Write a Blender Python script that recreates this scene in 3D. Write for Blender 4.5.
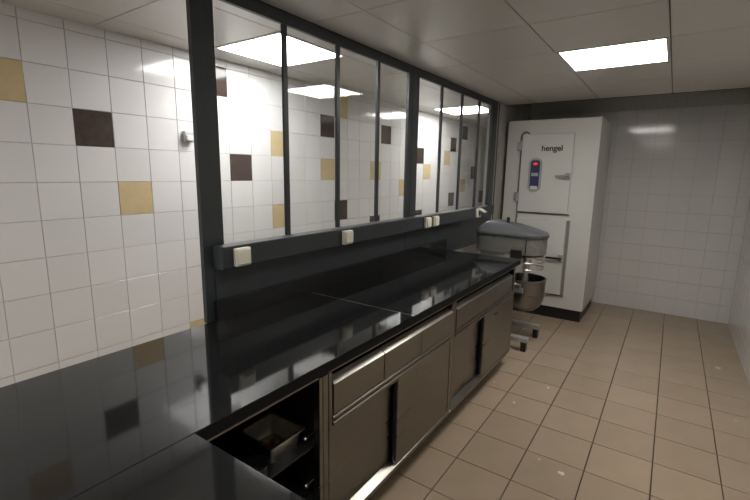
import bpy, bmesh, math, random
from mathutils import Vector, Matrix
random.seed(7)
for o in list(bpy.data.objects): bpy.data.objects.remove(o)
scene = bpy.context.scene
COL = scene.collection

# ------------------------------------------------------------------ camera
# world: x runs along the worktop away from the viewer, y to the glazed partition (y = 0), z up
CAM = Vector((0.0, -1.642, 1.575))
YAW, PITCH, ROLL, FPX = 0.60122, 0.17920, 0.01619, 428.97
cy, sy, cp, sp = math.cos(YAW), math.sin(YAW), math.cos(PITCH), math.sin(PITCH)
fw = Vector((cy*cp, sy*cp, -sp)); rt = Vector((sy, -cy, 0)); up = rt.cross(fw)
cr, sr = math.cos(ROLL), math.sin(ROLL)
rt2 = cr*rt + sr*up; up2 = -sr*rt + cr*up
cd = bpy.data.cameras.new('camera'); cam = bpy.data.objects.new('camera', cd); COL.objects.link(cam)
m = Matrix((rt2, up2, -fw)).transposed().to_4x4(); m.translation = CAM
cam.matrix_world = m
cd.sensor_fit = 'HORIZONTAL'; cd.sensor_width = 36; cd.lens = FPX*36/750; cd.clip_start = .02
scene.camera = cam

# ------------------------------------------------------------------ world, light levels, exposure
w = bpy.data.worlds.new('world'); scene.world = w; w.use_nodes = True
w.node_tree.nodes['Background'].inputs[0].default_value = (.9, .95, 1, 1)
w.node_tree.nodes['Background'].inputs[1].default_value = 0.02
LAMP_CORRIDOR, LAMP_KITCHEN, LAMP_NEAR = 15.0, 14.0, 9.0      # emission of the ceiling light panels
vs = scene.view_settings
vs.view_transform = 'Standard'; vs.look = 'None'; vs.gamma = 1; vs.use_curve_mapping = False
vs.exposure = 0.58

# ------------------------------------------------------------------ materials
def mat(name, col, rough=.5, metal=0., spec=.5, noise=None, bump=None, coat=0., stretch=None, aniso=0., var=None):
    m = bpy.data.materials.new(name); m.use_nodes = True
    nt = m.node_tree; b = nt.nodes['Principled BSDF']
    b.inputs['Base Color'].default_value = (*col, 1)
    b.inputs['Roughness'].default_value = rough; b.inputs['Metallic'].default_value = metal
    b.inputs['Specular IOR Level'].default_value = spec
    b.inputs['Coat Weight'].default_value = coat
    if aniso: b.inputs['Anisotropic'].default_value = aniso
    tc = nt.nodes.new('ShaderNodeTexCoord'); mp = nt.nodes.new('ShaderNodeMapping')
    nt.links.new(tc.outputs['Object'], mp.inputs[0])
    if stretch: mp.inputs['Scale'].default_value = stretch
    if noise:   # scale, colour amount, roughness amount
        n = nt.nodes.new('ShaderNodeTexNoise'); n.inputs['Scale'].default_value = noise[0]; n.inputs['Detail'].default_value = 5
        nt.links.new(mp.outputs[0], n.inputs['Vector'])
        r = nt.nodes.new('ShaderNodeMapRange'); r.inputs['From Min'].default_value = 0; r.inputs['From Max'].default_value = 1
        r.inputs['To Min'].default_value = 1-2*noise[1]; r.inputs['To Max'].default_value = 1+2*noise[1]
        nt.links.new(n.outputs['Fac'], r.inputs['Value'])
        mx = nt.nodes.new('ShaderNodeVectorMath'); mx.operation = 'SCALE'; mx.inputs[0].default_value = col
        nt.links.new(r.outputs[0], mx.inputs['Scale']); nt.links.new(mx.outputs[0], b.inputs['Base Color'])
        if var:
            oi = nt.nodes.new('ShaderNodeObjectInfo'); r3 = nt.nodes.new('ShaderNodeMapRange')
            r3.inputs['To Min'].default_value = 1-var; r3.inputs['To Max'].default_value = 1+var
            nt.links.new(oi.outputs['Random'], r3.inputs['Value'])
            mm = nt.nodes.new('ShaderNodeMath'); mm.operation = 'MULTIPLY'
            nt.links.new(r.outputs[0], mm.inputs[0]); nt.links.new(r3.outputs[0], mm.inputs[1])
            nt.links.new(mm.outputs[0], mx.inputs['Scale'])
        r2 = nt.nodes.new('ShaderNodeMapRange'); r2.inputs['From Min'].default_value = 0; r2.inputs['From Max'].default_value = 1
        r2.inputs['To Min'].default_value = max(0, rough-1.5*noise[2]); r2.inputs['To Max'].default_value = rough+1.5*noise[2]
        nt.links.new(n.outputs['Fac'], r2.inputs['Value']); nt.links.new(r2.outputs[0], b.inputs['Roughness'])
    if bump:    # scale, strength
        n = nt.nodes.new('ShaderNodeTexNoise'); n.inputs['Scale'].default_value = bump[0]; n.inputs['Detail'].default_value = 3
        nt.links.new(mp.outputs[0], n.inputs['Vector'])
        bp = nt.nodes.new('ShaderNodeBump'); bp.inputs['Strength'].default_value = bump[1]; bp.inputs['Distance'].default_value = .002
        nt.links.new(n.outputs['Fac'], bp.inputs['Height']); nt.links.new(bp.outputs[0], b.inputs['Normal'])
    return m

def emit(name, col, s):
    m = bpy.data.materials.new(name); m.use_nodes = True; nt = m.node_tree
    nt.nodes.remove(nt.nodes['Principled BSDF']); e = nt.nodes.new('ShaderNodeEmission')
    e.inputs[0].default_value = (*col, 1); e.inputs[1].default_value = s
    nt.links.new(e.outputs[0], nt.nodes['Material Output'].inputs[0]); return m

M = {}
M['tile_white'] = mat('glazed_white_tile', (.735, .725, .715), .10, noise=(3, .02, .03), bump=(9, .12), var=.025)
M['tile_brown'] = mat('glazed_brown_tile', (.060, .042, .034), .10, noise=(22, .25, .03), bump=(9, .12))
M['tile_beige'] = mat('glazed_beige_tile', (.60, .47, .27), .12, noise=(14, .08, .03), bump=(9, .12))
M['grout_wall'] = mat('wall_grout', (.54, .53, .50), .8, noise=(30, .1, .05))
M['tile_floor'] = mat('beige_floor_tile', (.43, .335, .245), .24, noise=(5, .05, .06), bump=(12, .05), var=.05)
M['grout_floor'] = mat('floor_grout', (.055, .043, .035), .85, noise=(30, .2, .05))
M['ceiling'] = mat('satin_ceiling_panel', (.60, .585, .55), .30, noise=(4, .03, .05), bump=(5, .06), var=.02)
M['void'] = mat('unlit_void_dark', (.045, .043, .04), .9, noise=(3, .2, .02))  # dark base colour stands for the unlit space above the white cabinet
M['seam'] = mat('ceiling_seam', (.10, .095, .09), .8, noise=(5, .1, .02))
M['frame'] = mat('anthracite_lacquer', (.031, .037, .041), .40, noise=(4, .06, .04))
M['granite'] = mat('black_polished_granite', (.012, .0125, .013), .06, noise=(420, .45, .01), spec=.55)
M['granite_edge'] = mat('black_granite_edge', (.010, .0105, .011), .55, noise=(300, .4, .05), spec=.08)
M['steel'] = mat('brushed_steel', (.25, .236, .214), .30, 1, noise=(3, .07, .05), stretch=(1, 1, 8))
M['steel_b'] = mat('bright_steel', (.62, .60, .565), .30, 1, noise=(10, .03, .0))
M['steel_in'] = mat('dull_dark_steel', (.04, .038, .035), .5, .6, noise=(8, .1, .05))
M['alu'] = mat('cast_aluminium', (.50, .50, .49), .42, .6, noise=(20, .06, .06))
M['grey_plastic'] = mat('grey_moulded_plastic', (.095, .098, .108), .42, noise=(10, .04, .05))
M['cream'] = mat('greyish_enamel', (.165, .162, .145), .28, noise=(5, .03, .04))
M['white'] = mat('white_lacquered_sheet', (.66, .655, .63), .34, noise=(3, .03, .04))
M['gasket'] = mat('grey_gasket', (.23, .225, .21), .5, noise=(8, .05, .05))
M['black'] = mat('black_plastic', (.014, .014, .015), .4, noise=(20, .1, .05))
M['ivory'] = mat('ivory_socket_plastic', (.80, .76, .64), .38, noise=(10, .02, .04))
M['wallgrey'] = mat('marbled_grey_wall', (.44, .42, .385), .45, noise=(5, .25, .1), stretch=(1, 1, .35))
M['panel_blue'] = mat('blue_keypad', (.03, .035, .12), .35, noise=(20, .05, .03))
M['silver'] = mat('silver_plastic', (.40, .41, .41), .35, .3, noise=(20, .04, .03))
M['red'] = emit('red_led', (1., .03, .04), .7)
M['food'] = mat('brown_crumbs', (.42, .21, .09), .7, noise=(60, .5, .1))
M['scrap'] = mat('pale_crumb', (.75, .72, .62), .6, noise=(40, .1, .05))
M['text'] = mat('black_print', (.012, .012, .014), .5, noise=(20, .05, .02))
M['lamp_c'] = emit('corridor_light_panel', (1., .98, .965), LAMP_CORRIDOR)
M['lamp_k'] = emit('kitchen_light_panel', (1., .965, .90), LAMP_KITCHEN)
M['lamp_n'] = emit('near_light_panel', (1., .955, .88), LAMP_NEAR)
def glass():
    m = bpy.data.materials.new('window_glass'); m.use_nodes = True; nt = m.node_tree
    nt.nodes.remove(nt.nodes['Principled BSDF'])
    t = nt.nodes.new('ShaderNodeBsdfTransparent'); t.inputs[0].default_value = (.965, .975, .97, 1)
    g = nt.nodes.new('ShaderNodeBsdfGlossy'); g.inputs['Roughness'].default_value = .0
    lw = nt.nodes.new('ShaderNodeLayerWeight'); lw.inputs[0].default_value = .5
    pw_ = nt.nodes.new('ShaderNodeMath'); pw_.operation = 'POWER'; pw_.inputs[1].default_value = 5
    f = nt.nodes.new('ShaderNodeMath'); f.operation = 'MULTIPLY_ADD'; f.inputs[1].default_value = .96; f.inputs[2].default_value = .04
    nt.links.new(lw.outputs['Facing'], pw_.inputs[0]); nt.links.new(pw_.outputs[0], f.inputs[0])
    mx = nt.nodes.new('ShaderNodeMixShader')
    nt.links.new(f.outputs[0], mx.inputs[0]); nt.links.new(t.outputs[0], mx.inputs[1]); nt.links.new(g.outputs[0], mx.inputs[2])
    nt.links.new(mx.outputs[0], nt.nodes['Material Output'].inputs[0]); return m
M['glass'] = glass()

# ------------------------------------------------------------------ helpers
def box(bm, x0, x1, y0, y1, z0, z1, bev=0., seg=1):
    b2 = bmesh.new(); bmesh.ops.create_cube(b2, size=1)
    bmesh.ops.scale(b2, vec=(x1-x0, y1-y0, z1-z0), verts=b2.verts)
    bmesh.ops.translate(b2, vec=((x0+x1)/2, (y0+y1)/2, (z0+z1)/2), verts=b2.verts)
    if bev: bmesh.ops.bevel(b2, geom=b2.edges[:], offset=bev, segments=seg, affect='EDGES', profile=.5)
    join(bm, b2); return bm
def join(bm, b2):
    me = bpy.data.meshes.new('tmp'); b2.to_mesh(me); b2.free(); bm.from_mesh(me); bpy.data.meshes.remove(me)
def B(*a, **k): return box(bmesh.new(), *a, **k)
def lathe(bm, c, prof, n=32, axis='z'):
    rings = []
    for r, h in prof:
        ring = []
        for i in range(n):
            a = 2*math.pi*i/n
            p = (r*math.cos(a), r*math.sin(a), h)
            if axis == 'y': p = (p[0], p[2], p[1])
            if axis == 'x': p = (p[2], p[0], p[1])
            ring.append(bm.verts.new((c[0]+p[0], c[1]+p[1], c[2]+p[2])))
        rings.append(ring)
    for a, b in zip(rings, rings[1:]):
        for i in range(n): bm.faces.new((a[i], a[(i+1) % n], b[(i+1) % n], b[i]))
    for ring, r in ((rings[0], prof[0][0]), (rings[-1], prof[-1][0])):
        if r > 1e-4: bm.faces.new(ring)
    bmesh.ops.remove_doubles(bm, verts=bm.verts, dist=1e-6)
    bmesh.ops.recalc_face_normals(bm, faces=bm.faces); return bm
def tube(bm, pts, r, n=8):
    pts = [Vector(p) for p in pts]; rings = []
    for i, p in enumerate(pts):
        d = (pts[min(i+1, len(pts)-1)] - pts[max(i-1, 0)]).normalized()
        a = d.cross(Vector((.13, .21, .97))).normalized(); b = d.cross(a)
        rings.append([bm.verts.new(p + r*(math.cos(2*math.pi*k/n)*a + math.sin(2*math.pi*k/n)*b)) for k in range(n)])
    for s, t in zip(rings, rings[1:]):
        for k in range(n): bm.faces.new((s[k], s[(k+1) % n], t[(k+1) % n], t[k]))
    bm.faces.new(rings[0]); bm.faces.new(rings[-1])
    bmesh.ops.recalc_face_normals(bm, faces=bm.faces); return bm
def prism(bm, outline, lo, hi, axis):
    """extrude a 2-D outline along an axis ('x': outline is (y,z); 'y': (x,z); 'z': (x,y))"""
    def P(p, h): return {'x': (h, p[0], p[1]), 'y': (p[0], h, p[1]), 'z': (p[0], p[1], h)}[axis]
    a = [bm.verts.new(P(p, lo)) for p in outline]; b = [bm.verts.new(P(p, hi)) for p in outline]; n = len(a)
    bm.faces.new(a); bm.faces.new(b)
    for i in range(n): bm.faces.new((a[i], a[(i+1) % n], b[(i+1) % n], b[i]))
    bmesh.ops.recalc_face_normals(bm, faces=bm.faces); return bm
def wloc(o):
    v = Vector((0, 0, 0))
    while o: v += o.location; o = o.parent
    return v
def obj(name, bm, m, parent=None, label=None, smooth=False, origin=None):
    """bm is in world coordinates; the object's origin is its parent's, or 'origin'"""
    base = wloc(parent) if parent else Vector((0, 0, 0))
    org = Vector(origin) if origin else base
    bmesh.ops.translate(bm, vec=-org, verts=bm.verts)
    me = bpy.data.meshes.new(name); bm.to_mesh(me); bm.free()
    if smooth:
        for p in me.polygons: p.use_smooth = True
        try: me.set_sharp_from_angle(angle=math.radians(40))
        except Exception: pass
    me.materials.append(M[m]); o = bpy.data.objects.new(name, me); COL.objects.link(o)
    if parent: o.parent = parent
    o.location = org-base
    if label: o['label'] = label
    return o
def tag(o, label, cat, group=None):
    o['label'] = label; o['category'] = cat
    if group: o['group'] = group
    return o
def thing(name, label, cat, loc, group=None):
    o = bpy.data.objects.new(name, None); COL.objects.link(o); o.location = loc; o.empty_display_size = .05
    return tag(o, label, cat, group)
def struct(name, bm, m, label=None, origin=None):
    o = obj(name, bm, m, origin=origin); o['kind'] = 'structure'
    if label: o['label'] = label
    return o
def dup(root, loc, label):
    def rec(o, par):
        c = o.copy(); COL.objects.link(c)
        if par: c.parent = par
        for ch in list(o.children): rec(ch, c)
        return c
    kids = rec(root, None); kids.location = loc; kids['label'] = label; return kids

# ------------------------------------------------------------------ room shell
YW, ZW, TH = -.6913, .9023, .042   # worktop front edge, height, thickness
CZ = 2.3304                      # ceiling height
YB = 1.06                        # tiled wall behind the glass
XF, XN, YR = 5.90, -1.5, -2.30   # far end, near end, right wall
XC = 8.2                         # far end of the corridor
# floor
flo = struct('floor', B(XN, XC, YR-.1, YB+.1, -.12, -.009), 'grout_floor', 'dark grout bed under the beige floor tiles')
S, FX, FY = .30404, 1.7588, -.8080
tm = bpy.data.meshes.new('floor_tile'); bb = B(-S/2+.0028, S/2-.0028, -S/2+.0028, S/2-.0028, -.009, 0, bev=.0012); bb.to_mesh(tm); bb.free(); tm.materials.append(M['tile_floor'])
rest = bmesh.new()
for i in range(-11, 22):
    for j in range(-5, 7):
        x, y = FX+S*(i+.5), FY+S*(j+.5)
        xa, xb, ya, yb = max(x-S/2, XN), min(x+S/2, XC), max(y-S/2, YR), min(y+S/2, YB)
        if xb-xa < .02 or yb-ya < .02: continue
        cut = xb-xa < S-.001 or yb-ya < S-.001
        if not cut and -2 <= i <= 11 and j <= 1:
            o = bpy.data.objects.new('floor_tile', tm); COL.objects.link(o); o.parent = flo; o.location = (x, y, random.uniform(-.0005, .0))
            o.rotation_euler = (random.uniform(-.0015, .0015), random.uniform(-.0015, .0015), 0)
        else: box(rest, xa+.0022, xb-.0022, ya+.0022, yb-.0022, -.009, 0)
o = obj('floor_tiling', rest, 'tile_floor', flo); o['kind'] = 'stuff'

# back wall of the corridor seen through the glass: 20 x 20 glazed tiles, some brown, some beige
wb = struct('wall_back', B(XN, XC, YB+.008, YB+.12, 0, 2.6), 'grout_wall', 'tiled corridor wall seen through the glazed partition')
PX, PZ, TX0, TZ0 = .1985, .1968, 2.0415, 1.101
brown = {(0, 2), (5, 4), (6, 0), (9, -1), (10, 4), (14, 3), (14, -1), (18, 4), (18, 0), (23, 2), (21, 5), (25, 0), (-1, 5),
         (-5, 3), (-8, 0), (-11, 4)}
beige = {(2, 3), (2, 0), (5, 2), (9, 2), (6, 5), (12, 1), (15, 2), (18, 3), (21, 1), (-2, -4), (-4, 1), (-7, 4), (-10, 2)}
brown.discard((18, 4)); brown.add((19, 4)); brown.discard((18, 0)); brown.add((19, 0))
tmesh = {}
for k in ('white', 'brown', 'beige'):
    me = bpy.data.meshes.new('wall_tile'); bb = B(-PX/2+.0013, PX/2-.0013, -.008, .004, -PZ/2+.0013, PZ/2-.0013, bev=.0012); bb.to_mesh(me); bb.free()
    me.materials.append(M['tile_'+k]); tmesh[k] = me
rest = bmesh.new()
for i in range(-17, 31):
    for j in range(-5, 7):
        x, z = TX0+PX*(i+.5), TZ0+PZ*(j+.5)
        kind = 'brown' if (i, j) in brown else 'beige' if (i, j) in beige else 'white'
        z1 = min(z+PZ/2, CZ+.02)
        if x-PX/2 < XN or x+PX/2 > XC: continue
        single = (j >= -1 and -12 <= i <= 14) or (-3 <= j < -1 and -12 <= i <= -1) or kind != 'white'
        if single:
            o = bpy.data.objects.new('wall_tile', tmesh[kind]); COL.objects.link(o); o.parent = wb
            o.location = (x, YB+.008, z); o.rotation_euler = (random.uniform(-.003, .003), 0, random.uniform(-.003, .003))
            if kind != 'white': o['label'] = kind+' glazed tile'
        else: box(rest, x-PX/2+.0013, x+PX/2-.0013, YB, YB+.012, z-PZ/2+.0013, z1-.0013)
o = obj('wall_tiling', rest, 'tile_white', wb); o['kind'] = 'stuff'

# kitchen side walls
def tiled(name, x0, x1, y0, y1, nrm, label):
    """white tiled wall: backing plus a joined field of tiles standing 6 mm proud on the side 'nrm'"""
    wll = struct(name, B(x0, x1, y0, y1, 0, 3.0), 'grout_wall', label)
    bm = bmesh.new(); a0, a1 = (y0, y1) if nrm[0] else (x0, x1)
    n = int((a1-a0)/PX)
    for i in range(n):
        for j in range(0, 12):
            a = a0+PX*i+.0015; b = a+PX-.003; z = .117+PZ*(j-.6)
            zl, zh = max(0, z)+.0015, min(z+PZ, 2.32)-.0015
            if nrm[0]: q = x0 if nrm[0] < 0 else x1; box(bm, min(q, q+nrm[0]*.006), max(q, q+nrm[0]*.006), a, b, zl, zh)
            else: q = y1; box(bm, a, b, q, q+.006, zl, zh)
    o = obj('wall_tiling', bm, 'tile_white', wll); o['kind'] = 'stuff'
tiled('wall_right', XN, XF, YR-.1, YR, (0, 1), 'white tiled wall on the right of the kitchen')
tiled('wall_far', XF, XF+.1, YR-.1, 0, (-1, 0), 'wall at the far end of the kitchen behind the white cabinet')
struct('wall_near', B(XN-.1, XN, YR-.1, YB+.12, 0, 3), 'wallgrey', 'plain wall behind the viewer')
struct('wall_corridor_end', B(XC, XC+.1, 0, YB+.12, 0, 3), 'white', 'plain white end wall of the corridor')
# low wall that carries the partition, and the full-height stretch after the glazing
pw = struct('wall_left', B(XN, 4.655, .004, .07, 0, .858), 'wallgrey', 'low wall under the glazed partition')
struct('wall_left_end', B(4.655, XF, 0, .10, 0, 2.9), 'wallgrey', 'marbled grey wall end between the glazing and the white cabinet')
struct('trim_1', B(4.70, 4.722, -.006, .0, .0, CZ), 'frame', 'thin dark cover strip on the grey wall end')

# ceiling: 60 cm satin panels with recessed seams
cl = struct('ceiling', B(XN, 4.945, YR, YB, CZ+.012, CZ+.05), 'seam', 'dark grid behind the satin ceiling panels')
struct('ceiling_corridor', B(4.945, XC, .10, YB, CZ+.012, CZ+.05), 'seam', 'corridor ceiling beyond the partition')
struct('ceiling_recess', B(4.93, XF+.1, YR-.1, .0, 2.9, 3.0), 'void', 'dark upper recess over the white cabinet')
struct('trim_2', B(4.932, 4.95, YR, -.001, CZ-.002, 2.9), 'void', 'dark edge where the panelled ceiling stops')
CX0, CY0, CYD = 1.7817, -.3338, .023
lamps = {(0, 1): 'c', (5, 1): 'c', (2, -2): 'k', (-3, -2): 'n', (-5, 1): 'c'}
for i in range(-6, 11):
    for j in range(-4, 3):
        x0, x1, y0, y1 = CX0+.6*i, CX0+.6*i+.6, CY0+.6*j, CY0+.6*j+.6
        x0 = max(x0, XN); y0 = max(y0, YR)
        if (i, j) in lamps: continue
        if j < 0: segs = [(y0, y1, min(x1, 4.93))]                       # kitchen side
        elif j == 0: segs = [(y0, -.0045, min(x1, 4.93)), (.018 if x0 < 4.1 else .105, y1-CYD, x1)]
        else: segs = [(y0-CYD, min(y1-CYD, YB), x1)]                      # corridor side
        for a, b, xe in segs:
            if xe-x0 < .05 or b-a < .03: continue
            obj('ceiling_panel', B(x0+.003, xe-.003, a+.003, b-.003, CZ, CZ+.010, bev=.001), 'ceiling', cl, origin=((x0+xe)/2, (a+b)/2, CZ))
for (i, j), k in lamps.items():
    x0, y0 = CX0+.6*i, CY0+.6*j-(CYD if j > 0 else 0)
    lab = {(0, 1): 'square ceiling light panel seen top left through the nearest panes',
           (5, 1): 'square ceiling light panel seen through the far panes of the glazing',
           (2, -2): 'square ceiling light panel over the kitchen aisle at the right edge',
           (-3, -2): 'square ceiling light panel above the viewer',
           (-5, 1): 'square ceiling light panel at the near end of the corridor'}[(i, j)]
    t = thing('ceiling_light', lab, 'ceiling light', (x0+.3, y0+.3, CZ), 'square ceiling light panels')
    fr = bmesh.new()
    for a in ((x0+.003, x0+.022, y0+.003, y0+.597), (x0+.578, x0+.597, y0+.003, y0+.597), (x0+.022, x0+.578, y0+.003, y0+.022), (x0+.022, x0+.578, y0+.578, y0+.597)):
        box(fr, *a, CZ-.003, CZ+.012)
    obj('light_frame', fr, 'white', t)
    obj('diffuser', B(x0+.0215, x0+.5785, y0+.0215, y0+.5785, CZ-.002, CZ+.011), 'lamp_'+k, t)

# ------------------------------------------------------------------ glazed partition
def window(name, label, xs, xe, mull, left_stile, right_stile):
    zt, zb = 2.273, 1.236
    fr = bmesh.new()
    box(fr, xs+.004, xe, -.004, .016, zt, CZ-.001, bev=.001)                    # head
    box(fr, xs+.004, xe, -.004, .016, zb-.03, zb, bev=.001)                     # bottom rail
    o = struct(name, fr, 'frame', label)
    for (a, b, y) in left_stile: obj('stile', B(a, b, y, .017, ZW if a < 1.12 else zb-.03, CZ-.001, bev=.001), 'frame', o)
    for (a, b, y) in right_stile: obj('stile', B(a, b, y, .017, zb-.03, CZ-.001, bev=.001), 'frame', o)
    for xm in mull: obj('mullion', B(xm-.0145, xm+.0145, -.001, .0145, zb, zt, bev=.001), 'frame', o)
    edges = [left_stile[-1][1]] + [q for xm in mull for q in (xm-.0145, xm+.0145)] + [right_stile[0][0]]
    for k in range(0, len(edges), 2):
        obj('glass_pane', B(edges[k], edges[k+1], .008, .012, zb, zt), 'glass', o)
        obj('glazing_bead', B(edges[k], edges[k+1], -.003, .007, zb, zb+.009), 'gasket', o)
    return o
window('window_1', 'near set of four tall panes in a dark grey frame', 1.075, 2.835, [1.5885, 1.9985, 2.4085],
       [(1.078, 1.128, -.008), (1.1295, 1.186, -.004)], [(2.785, 2.8345, -.006)])
window('window_2', 'far set of four tall panes in a dark grey frame', 2.836, 4.655, [3.335, 3.748, 4.161],
       [(2.836, 2.929, -.009)], [(4.505, 4.655, -.006)])
# dark panels between trunking and stone upstand
wp = struct('wall_left_panelling', B(1.125, 4.655, -.006, .003, .86, 1.21), 'frame', 'dark grey panelling under the glazing')
for a, b in ((1.126, 2.768), (2.772, 4.60)):
    obj('wall_panel', B(a, b, -.014, -.005, .905, 1.207, bev=.002), 'frame', wp)

tr = thing('cable_trunking', 'long dark grey cable duct along the foot of the glazing', 'cable duct', (1.118, -.05, 1.150))
pr = [(-.083, 1.153), (-.083, 1.243), (-.079, 1.247), (-.0135, 1.247), (-.0135, 1.150), (-.080, 1.150)]
obj('duct_body', prism(bmesh.new(), pr, 1.122, 4.50, 'x'), 'frame', tr)
for a, b in ((1.117, 1.1225), (4.4995, 4.505)):
    obj('end_cap', B(a, b, -.085, -.0135, 1.148, 1.249, bev=.0015), 'frame', tr)

# sockets on the duct
def socket(loc, label, grp='ivory sockets on the cable duct'):
    t = thing('wall_socket', label, 'socket', loc, grp); x, y, z = loc
    obj('back_box', B(x-.041, x+.041, y-.024, y, z-.042, z+.040, bev=.006, seg=3), 'ivory', t, smooth=True)
    l = obj('flap_lid', B(x-.034, x+.034, y-.032, y-.0235, z-.034, z+.034, bev=.005, seg=3), 'ivory', t, smooth=True)
    obj('flap_lip', B(x-.024, x+.024, y-.036, y-.031, z-.031, z-.025, bev=.002), 'ivory', t)
    return t
s0 = socket((1.212, -.083, 1.197), 'ivory square socket nearest the viewer, at the near end of the dark duct')
dup(s0, (1.967, -.083, 1.197), 'ivory square socket alone under the second pane from the near post')
dup(s0, (2.975, -.083, 1.197), 'left one of the two paired ivory sockets just past the thick middle post')
dup(s0, (3.108, -.083, 1.197), 'right one of the two paired ivory sockets just past the thick middle post')
t = thing('wall_socket', 'ivory socket with its flap lifted open at the far end of the duct', 'socket', (4.03, -.083, 1.2), 'ivory sockets on the cable duct')
obj('back_box', B(3.985, 4.075, -.109, -.083, 1.157, 1.243, bev=.006, seg=3), 'ivory', t, smooth=True)
lid = B(-.036, .036, -.005, .005, -.07, 0, bev=.004, seg=2)
bmesh.ops.rotate(lid, cent=(0, 0, 0), matrix=Matrix.Rotation(math.radians(-62), 3, 'X'), verts=lid.verts)
bmesh.ops.translate(lid, vec=(4.03, -.110, 1.243), verts=lid.verts)
obj('flap_lid', lid, 'ivory', t, smooth=True)
obj('socket_face', lathe(bmesh.new(), (4.03, -.1095, 1.198), [(.024, 0), (.024, -.003), (.019, -.003), (.017, .004)], 20, 'y'), 'black', t)
# small box on the tiled wall
t = thing('wall_box', 'small grey and white outlet box on the tiled wall left of the dark post', 'outlet box', (1.705, YB, 1.752))
obj('box_body', B(1.672, 1.738, YB-.035, YB, 1.752, 1.822, bev=.005, seg=2), 'silver', t, smooth=True)
obj('box_cover', B(1.680, 1.730, YB-.046, YB-.034, 1.76, 1.795, bev=.003), 'white', t)

# ------------------------------------------------------------------ worktops (polished black stone)
XE = 3.475
t = obj('stone_worktop', B(-.12, 1.7285, YW, .0, ZW-TH, ZW, bev=.0016), 'granite', origin=(.8, -.35, ZW-TH))
tag(t, 'near slab of polished black worktop, from the corner to the thin seam', 'worktop', 'black stone worktop slabs')
t = obj('stone_worktop', B(1.7298, XE, YW, .0, ZW-TH, ZW, bev=.0016), 'granite', origin=(2.6, -.35, ZW-TH))
tag(t, 'far slab of polished black worktop, from the thin seam to the mixer', 'worktop', 'black stone worktop slabs')
t = obj('stone_worktop', B(-.12, .572, YR+.012, YW-.0008, ZW-TH, ZW, bev=.0016), 'granite', origin=(.2, -1.4, ZW-TH))
tag(t, 'short black worktop return at the bottom left, turning towards the viewer', 'worktop', 'black stone worktop slabs')
t = obj('stone_upstand', B(1.112, XE, -.034, -.0145, ZW, 1.000, bev=.0015), 'granite', origin=(2.2, -.024, ZW))
tag(t, 'low black stone upstand along the back of the worktop', 'upstand')

for o in COL.objects:
    if o.name.startswith('stone_worktop'):
        o.data.materials.append(M['granite_edge'])
        for p in o.data.polygons:
            if abs(p.normal.z) < .3: p.material_index = 1
t = bpy.data.objects['stone_worktop']
obj('joint_seal', B(1.7282, 1.7301, YW+.001, -.001, ZW-.01, ZW+.0003), 'gasket', t, label='thin grey joint line')
# ------------------------------------------------------------------ steel under-counter units
YFR = -.665
def cabinet(x0, x1, drawers, xsplit, label):
    ln = x1-x0; t = thing('steel_cabinet', label, 'cabinet', (x0, YFR, .0), 'stainless steel units under the worktop')
    b = bmesh.new()
    box(b, x0, x0+.003, YFR+.004, -.03, .125, .858); box(b, x1-.003, x1, YFR+.004, -.03, .125, .858)
    box(b, x0+.003, x1-.003, -.033, -.03, .125, .858); box(b, x0+.003, x1-.003, YFR+.03, -.033, .125, .135)
    box(b, x0+.003, x1-.003, YFR+.045, -.033, .60, .606)
    obj('carcass', b, 'steel', t)
    b = bmesh.new()
    box(b, x0, x0+.020, YFR, YFR+.03, .125, .836, bev=.002)
    box(b, x1-.034 if x1 < 3 else x1-.030, x1, YFR, YFR+.03, .125, .836, bev=.002)
    box(b, x0+.020, x1-.022, YFR+.003, YFR+.03, .598, .632, bev=.002)
    for zz in (.652, .628):
        prism(b, [(YFR-.007, zz-.014), (YFR-.007, zz-.0035), (YFR-.003, zz), (YFR+.03, zz), (YFR+.03, zz-.014)], x0+.020, x1-.022, 'x')
    box(b, x0, x1, YFR+.004, YFR+.03, .832, .858, bev=.0015)
    obj('front_frame', b, 'steel', t)
    # lower track: a folded sill
    pr = [(YFR-.004, .125), (YFR-.004, .146), (YFR+.004, .150), (YFR+.040, .166), (YFR+.040, .125)]
    obj('door_track', prism(bmesh.new(), pr, x0+.018, x1-.034, 'x'), 'steel', t)
    for a, c in drawers:
        d = obj('drawer', B(a+.003, c-.003, YFR-.005, YFR+.02, .657, .782, bev=.002), 'steel', t)
        lip = bmesh.new(); n = 7
        pr = [(YFR-.005, .781), (YFR-.005, .784), (YFR+.025, .803), (YFR+.028, .803), (YFR+.028, .781)]
        prism(lip, pr, a+.003, c-.003, 'x'); obj('finger_pull', lip, 'steel_b', d)
        obj('drawer_box', B(a+.01, c-.01, YFR+.022, -.12, .668, .765), 'steel_in', d)
    # sliding doors: the left one runs behind the right one
    d = obj('sliding_door', B(x0+.018, xsplit+.03, YFR+.032, YFR+.044, .168, .602, bev=.002), 'steel', t)
    d = obj('sliding_door', B(xsplit, x1-.046 if x1 < 3 else x1-.034, YFR-.001, YFR+.020, .150, .610, bev=.0025), 'steel', t)
    g = bmesh.new(); box(g, xsplit-.007, xsplit, YFR+.006, YFR+.021, .170, .598); obj('dark_grip_gap', g, 'black', d)  # black strip put in to darken the finger gap between the doors
    for q in (x0+.10, x1-.10):
        for yy in (YFR+.14, -.12):
            obj('leg', lathe(bmesh.new(), (q, yy, 0), [(.024, 0), (.024, .012), (.017, .016), (.017, .127)], 16), 'steel_in', t, smooth=True)
    obj('corner_guide', B(x1-.022, x1-.004, YFR-.011, YFR-.003, .140, .156, bev=.003), 'scrap', t)
    return t
cabinet(1.134, 2.262, [(1.155, 1.508), (1.508, 1.857), (1.857, 2.236)], 1.638, 'steel unit with three drawers and two sliding doors right of the open bay')
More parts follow.
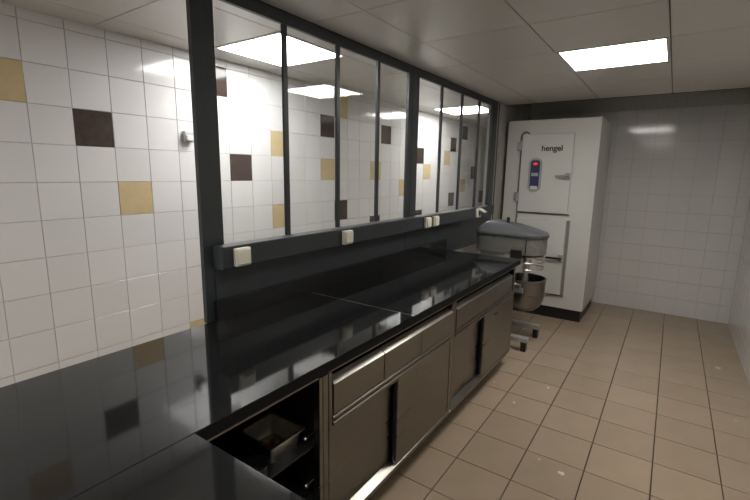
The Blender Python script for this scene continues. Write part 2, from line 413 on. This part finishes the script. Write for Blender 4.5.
cabinet(2.266, 3.442, [(2.290, 2.652), (2.652, 2.985), (2.985, 3.360)], 2.785, 'farther steel unit with three drawers and two sliding doors, next to the mixer')

# open bay
t = thing('open_steel_bay', 'open shelf unit with a black inside in the inner corner of the worktop', 'shelf unit', (.60, YFR, 0))
b = bmesh.new()
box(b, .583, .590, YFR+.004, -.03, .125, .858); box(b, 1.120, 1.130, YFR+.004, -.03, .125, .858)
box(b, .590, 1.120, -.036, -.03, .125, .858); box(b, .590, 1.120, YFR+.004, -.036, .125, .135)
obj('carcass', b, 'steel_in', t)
b = bmesh.new(); box(b, 1.081, 1.100, YFR, YFR+.03, .125, .836, bev=.0015); box(b, 1.1015, 1.131, YFR, YFR+.03, .125, .836, bev=.0015)
obj('stile', b, 'steel', t)
obj('top_rail', B(.583, 1.081, YFR, YFR+.012, .834, .846, bev=.001), 'steel', t)
b = bmesh.new(); box(b, .583, 1.131, YFR+.010, YFR+.03, .846, .858); obj('top_brace', b, 'steel_in', t)
obj('stile', B(.583, .600, YFR, YFR+.03, .125, .834, bev=.0015), 'steel', t)
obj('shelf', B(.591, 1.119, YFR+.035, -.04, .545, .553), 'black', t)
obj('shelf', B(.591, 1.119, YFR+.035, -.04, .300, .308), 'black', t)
for z in (.515, .34):
    b = bmesh.new()
    for k in range(3): box(b, 1.112, 1.1195, YFR+.03, YFR+.30, z-.012*k, z-.012*k+.004)
    obj('tray_runner', b, 'steel', t)
for z in (.575, .373):
    obj('knob', lathe(bmesh.new(), (1.081, -.60, z), [(.004, .035), (.004, .0), (.0075, -.004), (.009, -.010), (.006, -.015), (.0001, -.016)], 16, 'x'), 'steel_b', t, smooth=True)
for q in (.65, 1.06):
    for yy in (YFR+.10, -.12): obj('leg', lathe(bmesh.new(), (q, yy, 0), [(.024, 0), (.024, .012), (.017, .016), (.017, .127)], 16), 'steel_in', t, smooth=True)
# unit under the return worktop (its front faces the aisle)
t = thing('steel_cabinet', 'plain steel unit carrying the short worktop return at the viewer', 'cabinet', (.2, -1.5, 0), 'stainless steel units under the worktop')
obj('carcass', B(-.10, .540, YR+.02, YFR-.035, .125, .8595, bev=.003), 'steel', t)
for a, c in ((YR+.05, -1.50), (-1.49, YFR-.06)): obj('door_panel', B(.5385, .552, a, c, .16, .83, bev=.003), 'steel', t)
for q in (0, .45):
    for yy in (YR+.12, YFR-.15): obj('leg', lathe(bmesh.new(), (q, yy, 0), [(.024, 0), (.024, .012), (.017, .016), (.017, .127)], 16), 'steel_in', t, smooth=True)

# gastronorm pan in the open bay
def rrect(cx, cy, hx, hy, r, n=5):
    pts = []
    for sx, sy_, a0 in ((1, 1, 0), (-1, 1, 90), (-1, -1, 180), (1, -1, 270)):
        for k in range(n+1):
            a = math.radians(a0+90*k/n); pts.append((cx+sx*(hx-r)+r*math.cos(a), cy+sy_*(hy-r)+r*math.sin(a)))
    return pts
def loft(bm, rings, close_last=True):
    vr = [[bm.verts.new((p[0], p[1], z)) for p in ring] for ring, z in rings]; n = len(vr[0])
    for a, b in zip(vr, vr[1:]):
        for i in range(n): bm.faces.new((a[i], a[(i+1) % n], b[(i+1) % n], b[i]))
    if close_last: bm.faces.new(vr[-1])
    return bm
gx, gy, gz = .985, -.513, .553
HGT = .070
t = thing('steel_food_pan', 'small rectangular steel food pan with brown residue in the open bay', 'food pan', (gx, gy, gz))
b = loft(bmesh.new(), [(rrect(gx, gy, .0665, .0735, .02), gz), (rrect(gx, gy, .075, .082, .022), gz+HGT-.012), (rrect(gx, gy, .0765, .0835, .022), gz+HGT),
    (rrect(gx, gy, .0755, .0825, .022), gz+HGT), (rrect(gx, gy, .0735, .0805, .022), gz+HGT-.012), (rrect(gx, gy, .065, .072, .02), gz+.0015)])
bmesh.ops.recalc_face_normals(b, faces=b.faces)
vs_ = [v for v in b.verts if abs(v.co.z-gz) < 1e-6]; b.faces.new(vs_[:24])
obj('pan_body', b, 'steel_b', t, smooth=True)
b = bmesh.new(); o_ = rrect(gx, gy, .0865, .0935, .010); i_ = rrect(gx, gy, .0755, .0825, .022)
lo = [b.verts.new((*p, gz+HGT-.001)) for p in o_]; hi = [b.verts.new((*p, gz+HGT+.0045)) for p in o_]
li = [b.verts.new((*p, gz+HGT-.001)) for p in i_]; hj = [b.verts.new((*p, gz+HGT+.0045)) for p in i_]
n = len(lo)
for i in range(n):
    k = (i+1) % n
    b.faces.new((lo[i], lo[k], hi[k], hi[i])); b.faces.new((hi[i], hi[k], hj[k], hj[i])); b.faces.new((hj[i], hj[k], li[k], li[i])); b.faces.new((li[i], li[k], lo[k], lo[i]))
obj('pan_rim', b, 'steel_b', t)
b = bmesh.new()
for k in range(60):
    a = random.uniform(0, 6.28); r = 0.038*math.sqrt(random.random()); s_ = random.uniform(.003, .006)
    bmesh.ops.create_icosphere(b, subdivisions=1, radius=s_, matrix=Matrix.Translation((gx+.006+r*math.cos(a), gy+r*math.sin(a), gz+.0015+s_*.8+max(0, .012-r*.3))))
o = obj('food_residue', b, 'food', origin=(gx, gy, gz)); tag(o, 'brown crumbs lying in the bottom of the steel food pan', 'food residue'); o['kind'] = 'stuff'
# dark round pot beside the pan
t = thing('black_pot', 'small round black pot between the steel food pan and the open bay front', 'pot', (.845, -.585, .553))
obj('pot_body', lathe(bmesh.new(), (.845, -.585, .553), [(.030, 0), (.040, .005), (.043, .045), (.046, .050), (.043, .050), (.039, .007), (.0001, .005)], 32), 'black', t, smooth=True)
# ------------------------------------------------------------------ white two-door cooling cabinet
XZ = 4.93
fz = thing('freezer_cabinet', 'tall white two-door cooling cabinet with a control panel at the far end', 'freezer', (XZ+.35, -.5, 0))
obj('cabinet_body', B(XZ, XZ+.8, -.98, -.042, .125, 2.158, bev=.006, seg=2), 'white', fz)
obj('plinth', B(XZ+.02, XZ+.78, -.96, -.06, 0, .126), 'black', fz)
def fdoor(z0, z1):
    d = obj('door', B(XZ-.045, XZ-.012, -.745, -.222, z0, z1, bev=.005, seg=2), 'white', fz)
    obj('door_gasket', B(XZ-.013, XZ, -.738, -.229, z0+.006, z1-.006), 'gasket', d)
    return d
d1 = fdoor(1.172, 2.006); d2 = fdoor(.285, 1.10)
b = bmesh.new(); box(b, XZ-.014, XZ+.001, -.76, -.222, 1.150, 1.164); obj('middle_bar', b, 'gasket', fz); obj('hinge_rail', B(XZ-.016, XZ+.001, -.219, -.200, .262, 2.0), 'gasket', fz)
b = bmesh.new(); box(b, XZ-.016, XZ+.001, -.755, -.213, .262, .283); box(b, XZ-.016, XZ, -.775, -.748, .262, 1.10); obj('lower_edge_strip', b, 'gasket', fz)
for z in (1.885, 1.335, .95, .40):
    h = obj('hinge', B(XZ-.054, XZ-.002, -.226, -.198, z-.05, z+.05, bev=.004), 'silver', fz)
    obj('hinge_plate', B(XZ-.020, XZ+.001, -.194, -.160, z-.045, z+.045, bev=.002), 'silver', h)
b = tube(bmesh.new(), [(XZ-.02, -.205, 1.925), (XZ-.035, -.205, 1.965), (XZ-.035, -.212, 2.005), (XZ-.03, -.235, 2.030), (XZ-.03, -.262, 2.032), (XZ-.03, -.285, 2.015), (XZ-.03, -.29, 2.004)], .009, 10)
obj('cable', b, 'gasket', fz, smooth=True)
# control panel on the upper door
pc = (-.385, 1.574); hw, hh = .068, .182
pts = [(pc[0]+x, pc[1]+z) for x, z in rrect(0, 0, hw, hh, .062, 8)]
cp_ = obj('control_panel', prism(bmesh.new(), pts, XZ-.062, XZ-.0445, 'x'), 'silver', d1)
pts = [(pc[0]+x, pc[1]+z) for x, z in rrect(0, .005, hw-.020, hh-.03, .03, 6)]
XP = XZ-.062
obj('panel_inlay', prism(bmesh.new(), pts, XP-.002, XP+.001, 'x'), 'panel_blue', d1)
obj('led_display', B(XP-.004, XP-.0015, pc[0]-.020, pc[0]+.020, pc[1]+.108, pc[1]+.128), 'red', d1, label='lit red display')
for (a, z) in ((-.022, .055), (.022, .055), (-.022, -.045), (.022, -.045), (-.022, -.09), (.022, -.09)):
    obj('button', B(XP-.005, XP-.0015, pc[0]+a-.018, pc[0]+a+.018, pc[1]+z-.018, pc[1]+z+.018, bev=.002), 'panel_blue', d1)
obj('button_row', B(XP-.004, XP-.0015, pc[0]-.036, pc[0]+.036, pc[1]-.012, pc[1]+.022, bev=.001), 'silver', d1)
obj('label_plate', B(XP-.004, XP-.0015, pc[0]-.036, pc[0]+.036, pc[1]-.150, pc[1]-.118, bev=.001), 'white', d1)
# lettering
cu = bpy.data.curves.new('lettering', 'FONT'); cu.body = 'hengel'; cu.size = .083; cu.extrude = .001; cu.offset = .0018; cu.align_x = 'LEFT'
to = bpy.data.objects.new('lettering', cu); COL.objects.link(to)
bpy.context.view_layer.update()
me = bpy.data.meshes.new_from_object(to.evaluated_get(bpy.context.evaluated_depsgraph_get())); bpy.data.objects.remove(to)
me.name = 'lettering'; me.materials.clear(); me.materials.append(M['text'])
R = Matrix(((0, 0, -1), (-1, 0, 0), (0, 1, 0))).to_4x4()
me.transform(R)
lt = bpy.data.objects.new('lettering', me); COL.objects.link(lt); lt.parent = d1
lt.location = Vector((XZ-.0462, -.430, 1.828))-wloc(d1)
# handles
b = bmesh.new(); box(b, XZ-.075, XZ-.044, -.742, -.690, 1.535, 1.60, bev=.004); box(b, XZ-.095, XZ-.07, -.735, -.600, 1.558, 1.578, bev=.005); obj('latch_handle', b, 'silver', d1)
b = bmesh.new(); box(b, XZ-.075, XZ-.044, -.742, -.695, .660, .73, bev=.004); obj('latch', b, 'silver', d2)
obj('latch_handle', B(XZ-.098, XZ-.074, -.740, -.575, .682, .702, bev=.005), 'black', d2)

# ------------------------------------------------------------------ planetary mixer
mx_ = thing('planetary_mixer', 'grey planetary dough mixer with a steel bowl, between the worktop end and the white cabinet', 'mixer', (4.0, -.30, 0))
XM0, XM1, XM = 3.82, 4.18, 4.0
def stad(y0, y1, hx, n=12, back_r=.05):
    """plan outline: squarish at the back (y1), half round at the front (y0)"""
    pts = []
    for k in range(n+1):
        a = math.pi*k/n; pts.append((XM-hx*math.cos(a), y0+hx*.85-hx*.85*math.sin(a)))
    for k in range(4): a = math.radians(90*k/3); pts.append((XM+hx-back_r+back_r*math.cos(a), y1-back_r+back_r*math.sin(a)))
    for k in range(4): a = math.radians(90+90*k/3); pts.append((XM-hx+back_r+back_r*math.cos(a), y1-back_r+back_r*math.sin(a)))
    return pts
Y0, Y1 = -.772, -.155
# cover: a moulded hood, lower at the front
def hood(hx, y0, y1, zf, zb_):
    ring = stad(y0, y1, hx)
    return [(p[0], p[1], zf+(zb_-zf)*((p[1]-Y0)/(Y1-Y0))) for p in ring]
b = bmesh.new()
lv = [hood(.180, Y0, Y1, 1.018, 1.028), hood(.184, Y0-.003, Y1+.004, 1.024, 1.033), hood(.184, Y0-.003, Y1+.004, 1.050, 1.058), hood(.172, Y0+.010, Y1-.006, 1.062, 1.078),
      hood(.128, Y0+.085, Y1-.065, 1.076, 1.140), hood(.105, Y0+.22, Y1-.10, 1.094, 1.160)]
vr = [[b.verts.new(p) for p in r_] for r_ in lv]; n = len(vr[0])
for a, c in zip(vr, vr[1:]):
    for i in range(n): b.faces.new((a[i], a[(i+1) % n], c[(i+1) % n], c[i]))
b.faces.new(vr[-1]); b.faces.new(vr[0]); bmesh.ops.recalc_face_normals(b, faces=b.faces)
obj('hood', b, 'grey_plastic', mx_, smooth=True)
obj('hood_knob', B(3.985, 4.012, -.418, -.392, 1.12, 1.182, bev=.004), 'black', mx_)
b = prism(bmesh.new(), stad(Y0+.008, Y1-.004, .172), .870, 1.020, 'z')
obj('head_housing', b, 'cream', mx_, smooth=True)
obj('side_seam', B(3.8255, 3.8295, -.632, -.626, .88, 1.01), 'black', mx_)
obj('head_underside', prism(bmesh.new(), stad(Y0+.03, -.52, .150), .850, .871, 'z'), 'black', mx_, smooth=True)
obj('column', B(3.87, 4.13, -.40, -.19, .10, .872, bev=.02, seg=3), 'alu', mx_, smooth=True)
obj('control_box', B(3.815, 3.871, -.60, -.50, .835, .915, bev=.004), 'black', mx_)
BC = (XM, -.598)
obj('planetary_ring', lathe(bmesh.new(), (*BC, .818), [(.07, 0), (.085, .006), (.085, .033)], 32), 'steel_b', mx_, smooth=True)
obj('tool_shaft', lathe(bmesh.new(), (*BC, .677), [(.012, 0), (.03, .01), (.03, .09), (.045, .10), (.045, .142)], 24), 'steel_b', mx_, smooth=True)
obj('whisk_hub', lathe(bmesh.new(), (*BC, .50), [(.02, .02), (.03, .06), (.03, .12), (.02, .18), (.02, .192)], 20), 'alu', mx_, smooth=True)
# wire guard round the bowl
g = bmesh.new()
for z, r in ((.735, .150), (.795, .148), (.850, .146)):
    tube(g, [(BC[0]+r*math.cos(a*math.pi/16), BC[1]+r*math.sin(a*math.pi/16), z) for a in range(0, 33)], .004, 6)
for k in range(14):
    a = 2*math.pi*k/14; tube(g, [(BC[0]+.150*math.cos(a), BC[1]+.150*math.sin(a), .735), (BC[0]+.146*math.cos(a), BC[1]+.146*math.sin(a), .852)], .003, 6)
obj('wire_guard', g, 'steel_b', mx_)
# bowl
prof = [(.0001, 0), (.05, .003), (.10, .022), (.140, .060), (.165, .12), (.172, .20), (.174, .312), (.180, .316), (.180, .320), (.169, .320), (.167, .20), (.160, .122), (.136, .064), (.098, .028), (.0001, .012)]
bw = obj('bowl', lathe(bmesh.new(), (*BC, .318), [(r*1.05, h) for r, h in prof], 48), 'steel', mx_, smooth=True)
b = bmesh.new(); box(b, XM-.225, XM-.180, BC[1]-.02, BC[1]+.04, .575, .612, bev=.004); tube(b, [(XM-.19, BC[1]+.01, .60), (XM-.20, BC[1]+.06, .63), (XM-.185, BC[1]+.10, .66)], .008, 8)
obj('bowl_handle', b, 'steel_b', bw)
for s in (-1, 1):
    b = bmesh.new()
    prism(b, [(XM+s*.191, .535), (XM+s*.212, .535), (XM+s*.212, .58), (XM+s*.191, .58)], -.640, -.375, 'y')
    obj('bowl_arm', b, 'alu', mx_)
obj('bowl_carriage', B(XM-.212, XM+.212, -.407, -.380, .51, .61, bev=.006), 'alu', mx_)
for x in (3.80, 4.21):
    lg = obj('leg', B(x-.035, x+.035, -.720, -.20, .088, .130, bev=.008, seg=2), 'alu', mx_, smooth=True)
    obj('foot', B(x-.028, x+.028, -.708, -.662, 0, .090, bev=.003), 'black', lg)
    obj('foot', B(x-.028, x+.028, -.262, -.216, 0, .090, bev=.003), 'black', lg)
obj('base_plate', B(3.835, 4.175, -.40, -.19, .085, .125, bev=.006), 'alu', mx_)

# ------------------------------------------------------------------ crumbs on the floor
spots = [(3.213, -1.036, .011, 'round pale crumb farthest from the steel units, near the mixer end'), (2.848, -.892, .011, 'flat yellowish crumb on the tile beside the long joint'),
         (3.064, -.676, .006, 'tiny pale crumb close to the far steel unit'), (2.266, -1.320, .018, 'largest pale scrap, on the floor at the lower right'),
         (2.32, -1.193, .006, 'tiny pale crumb just before the largest scrap')]
for x, y, r, lab in spots:
    b = bmesh.new(); bmesh.ops.create_icosphere(b, subdivisions=2, radius=1)
    for v in b.verts: v.co = Vector((v.co.x*r*random.uniform(.8, 1.2), v.co.y*r*random.uniform(.7, 1.1), (v.co.z+.8)*r*.22))
    bmesh.ops.translate(b, vec=(x, y, 0), verts=b.verts)
    o = obj('food_scrap', b, 'scrap', origin=(x, y, 0), smooth=True); tag(o, lab, 'crumb', 'pale crumbs on the floor')
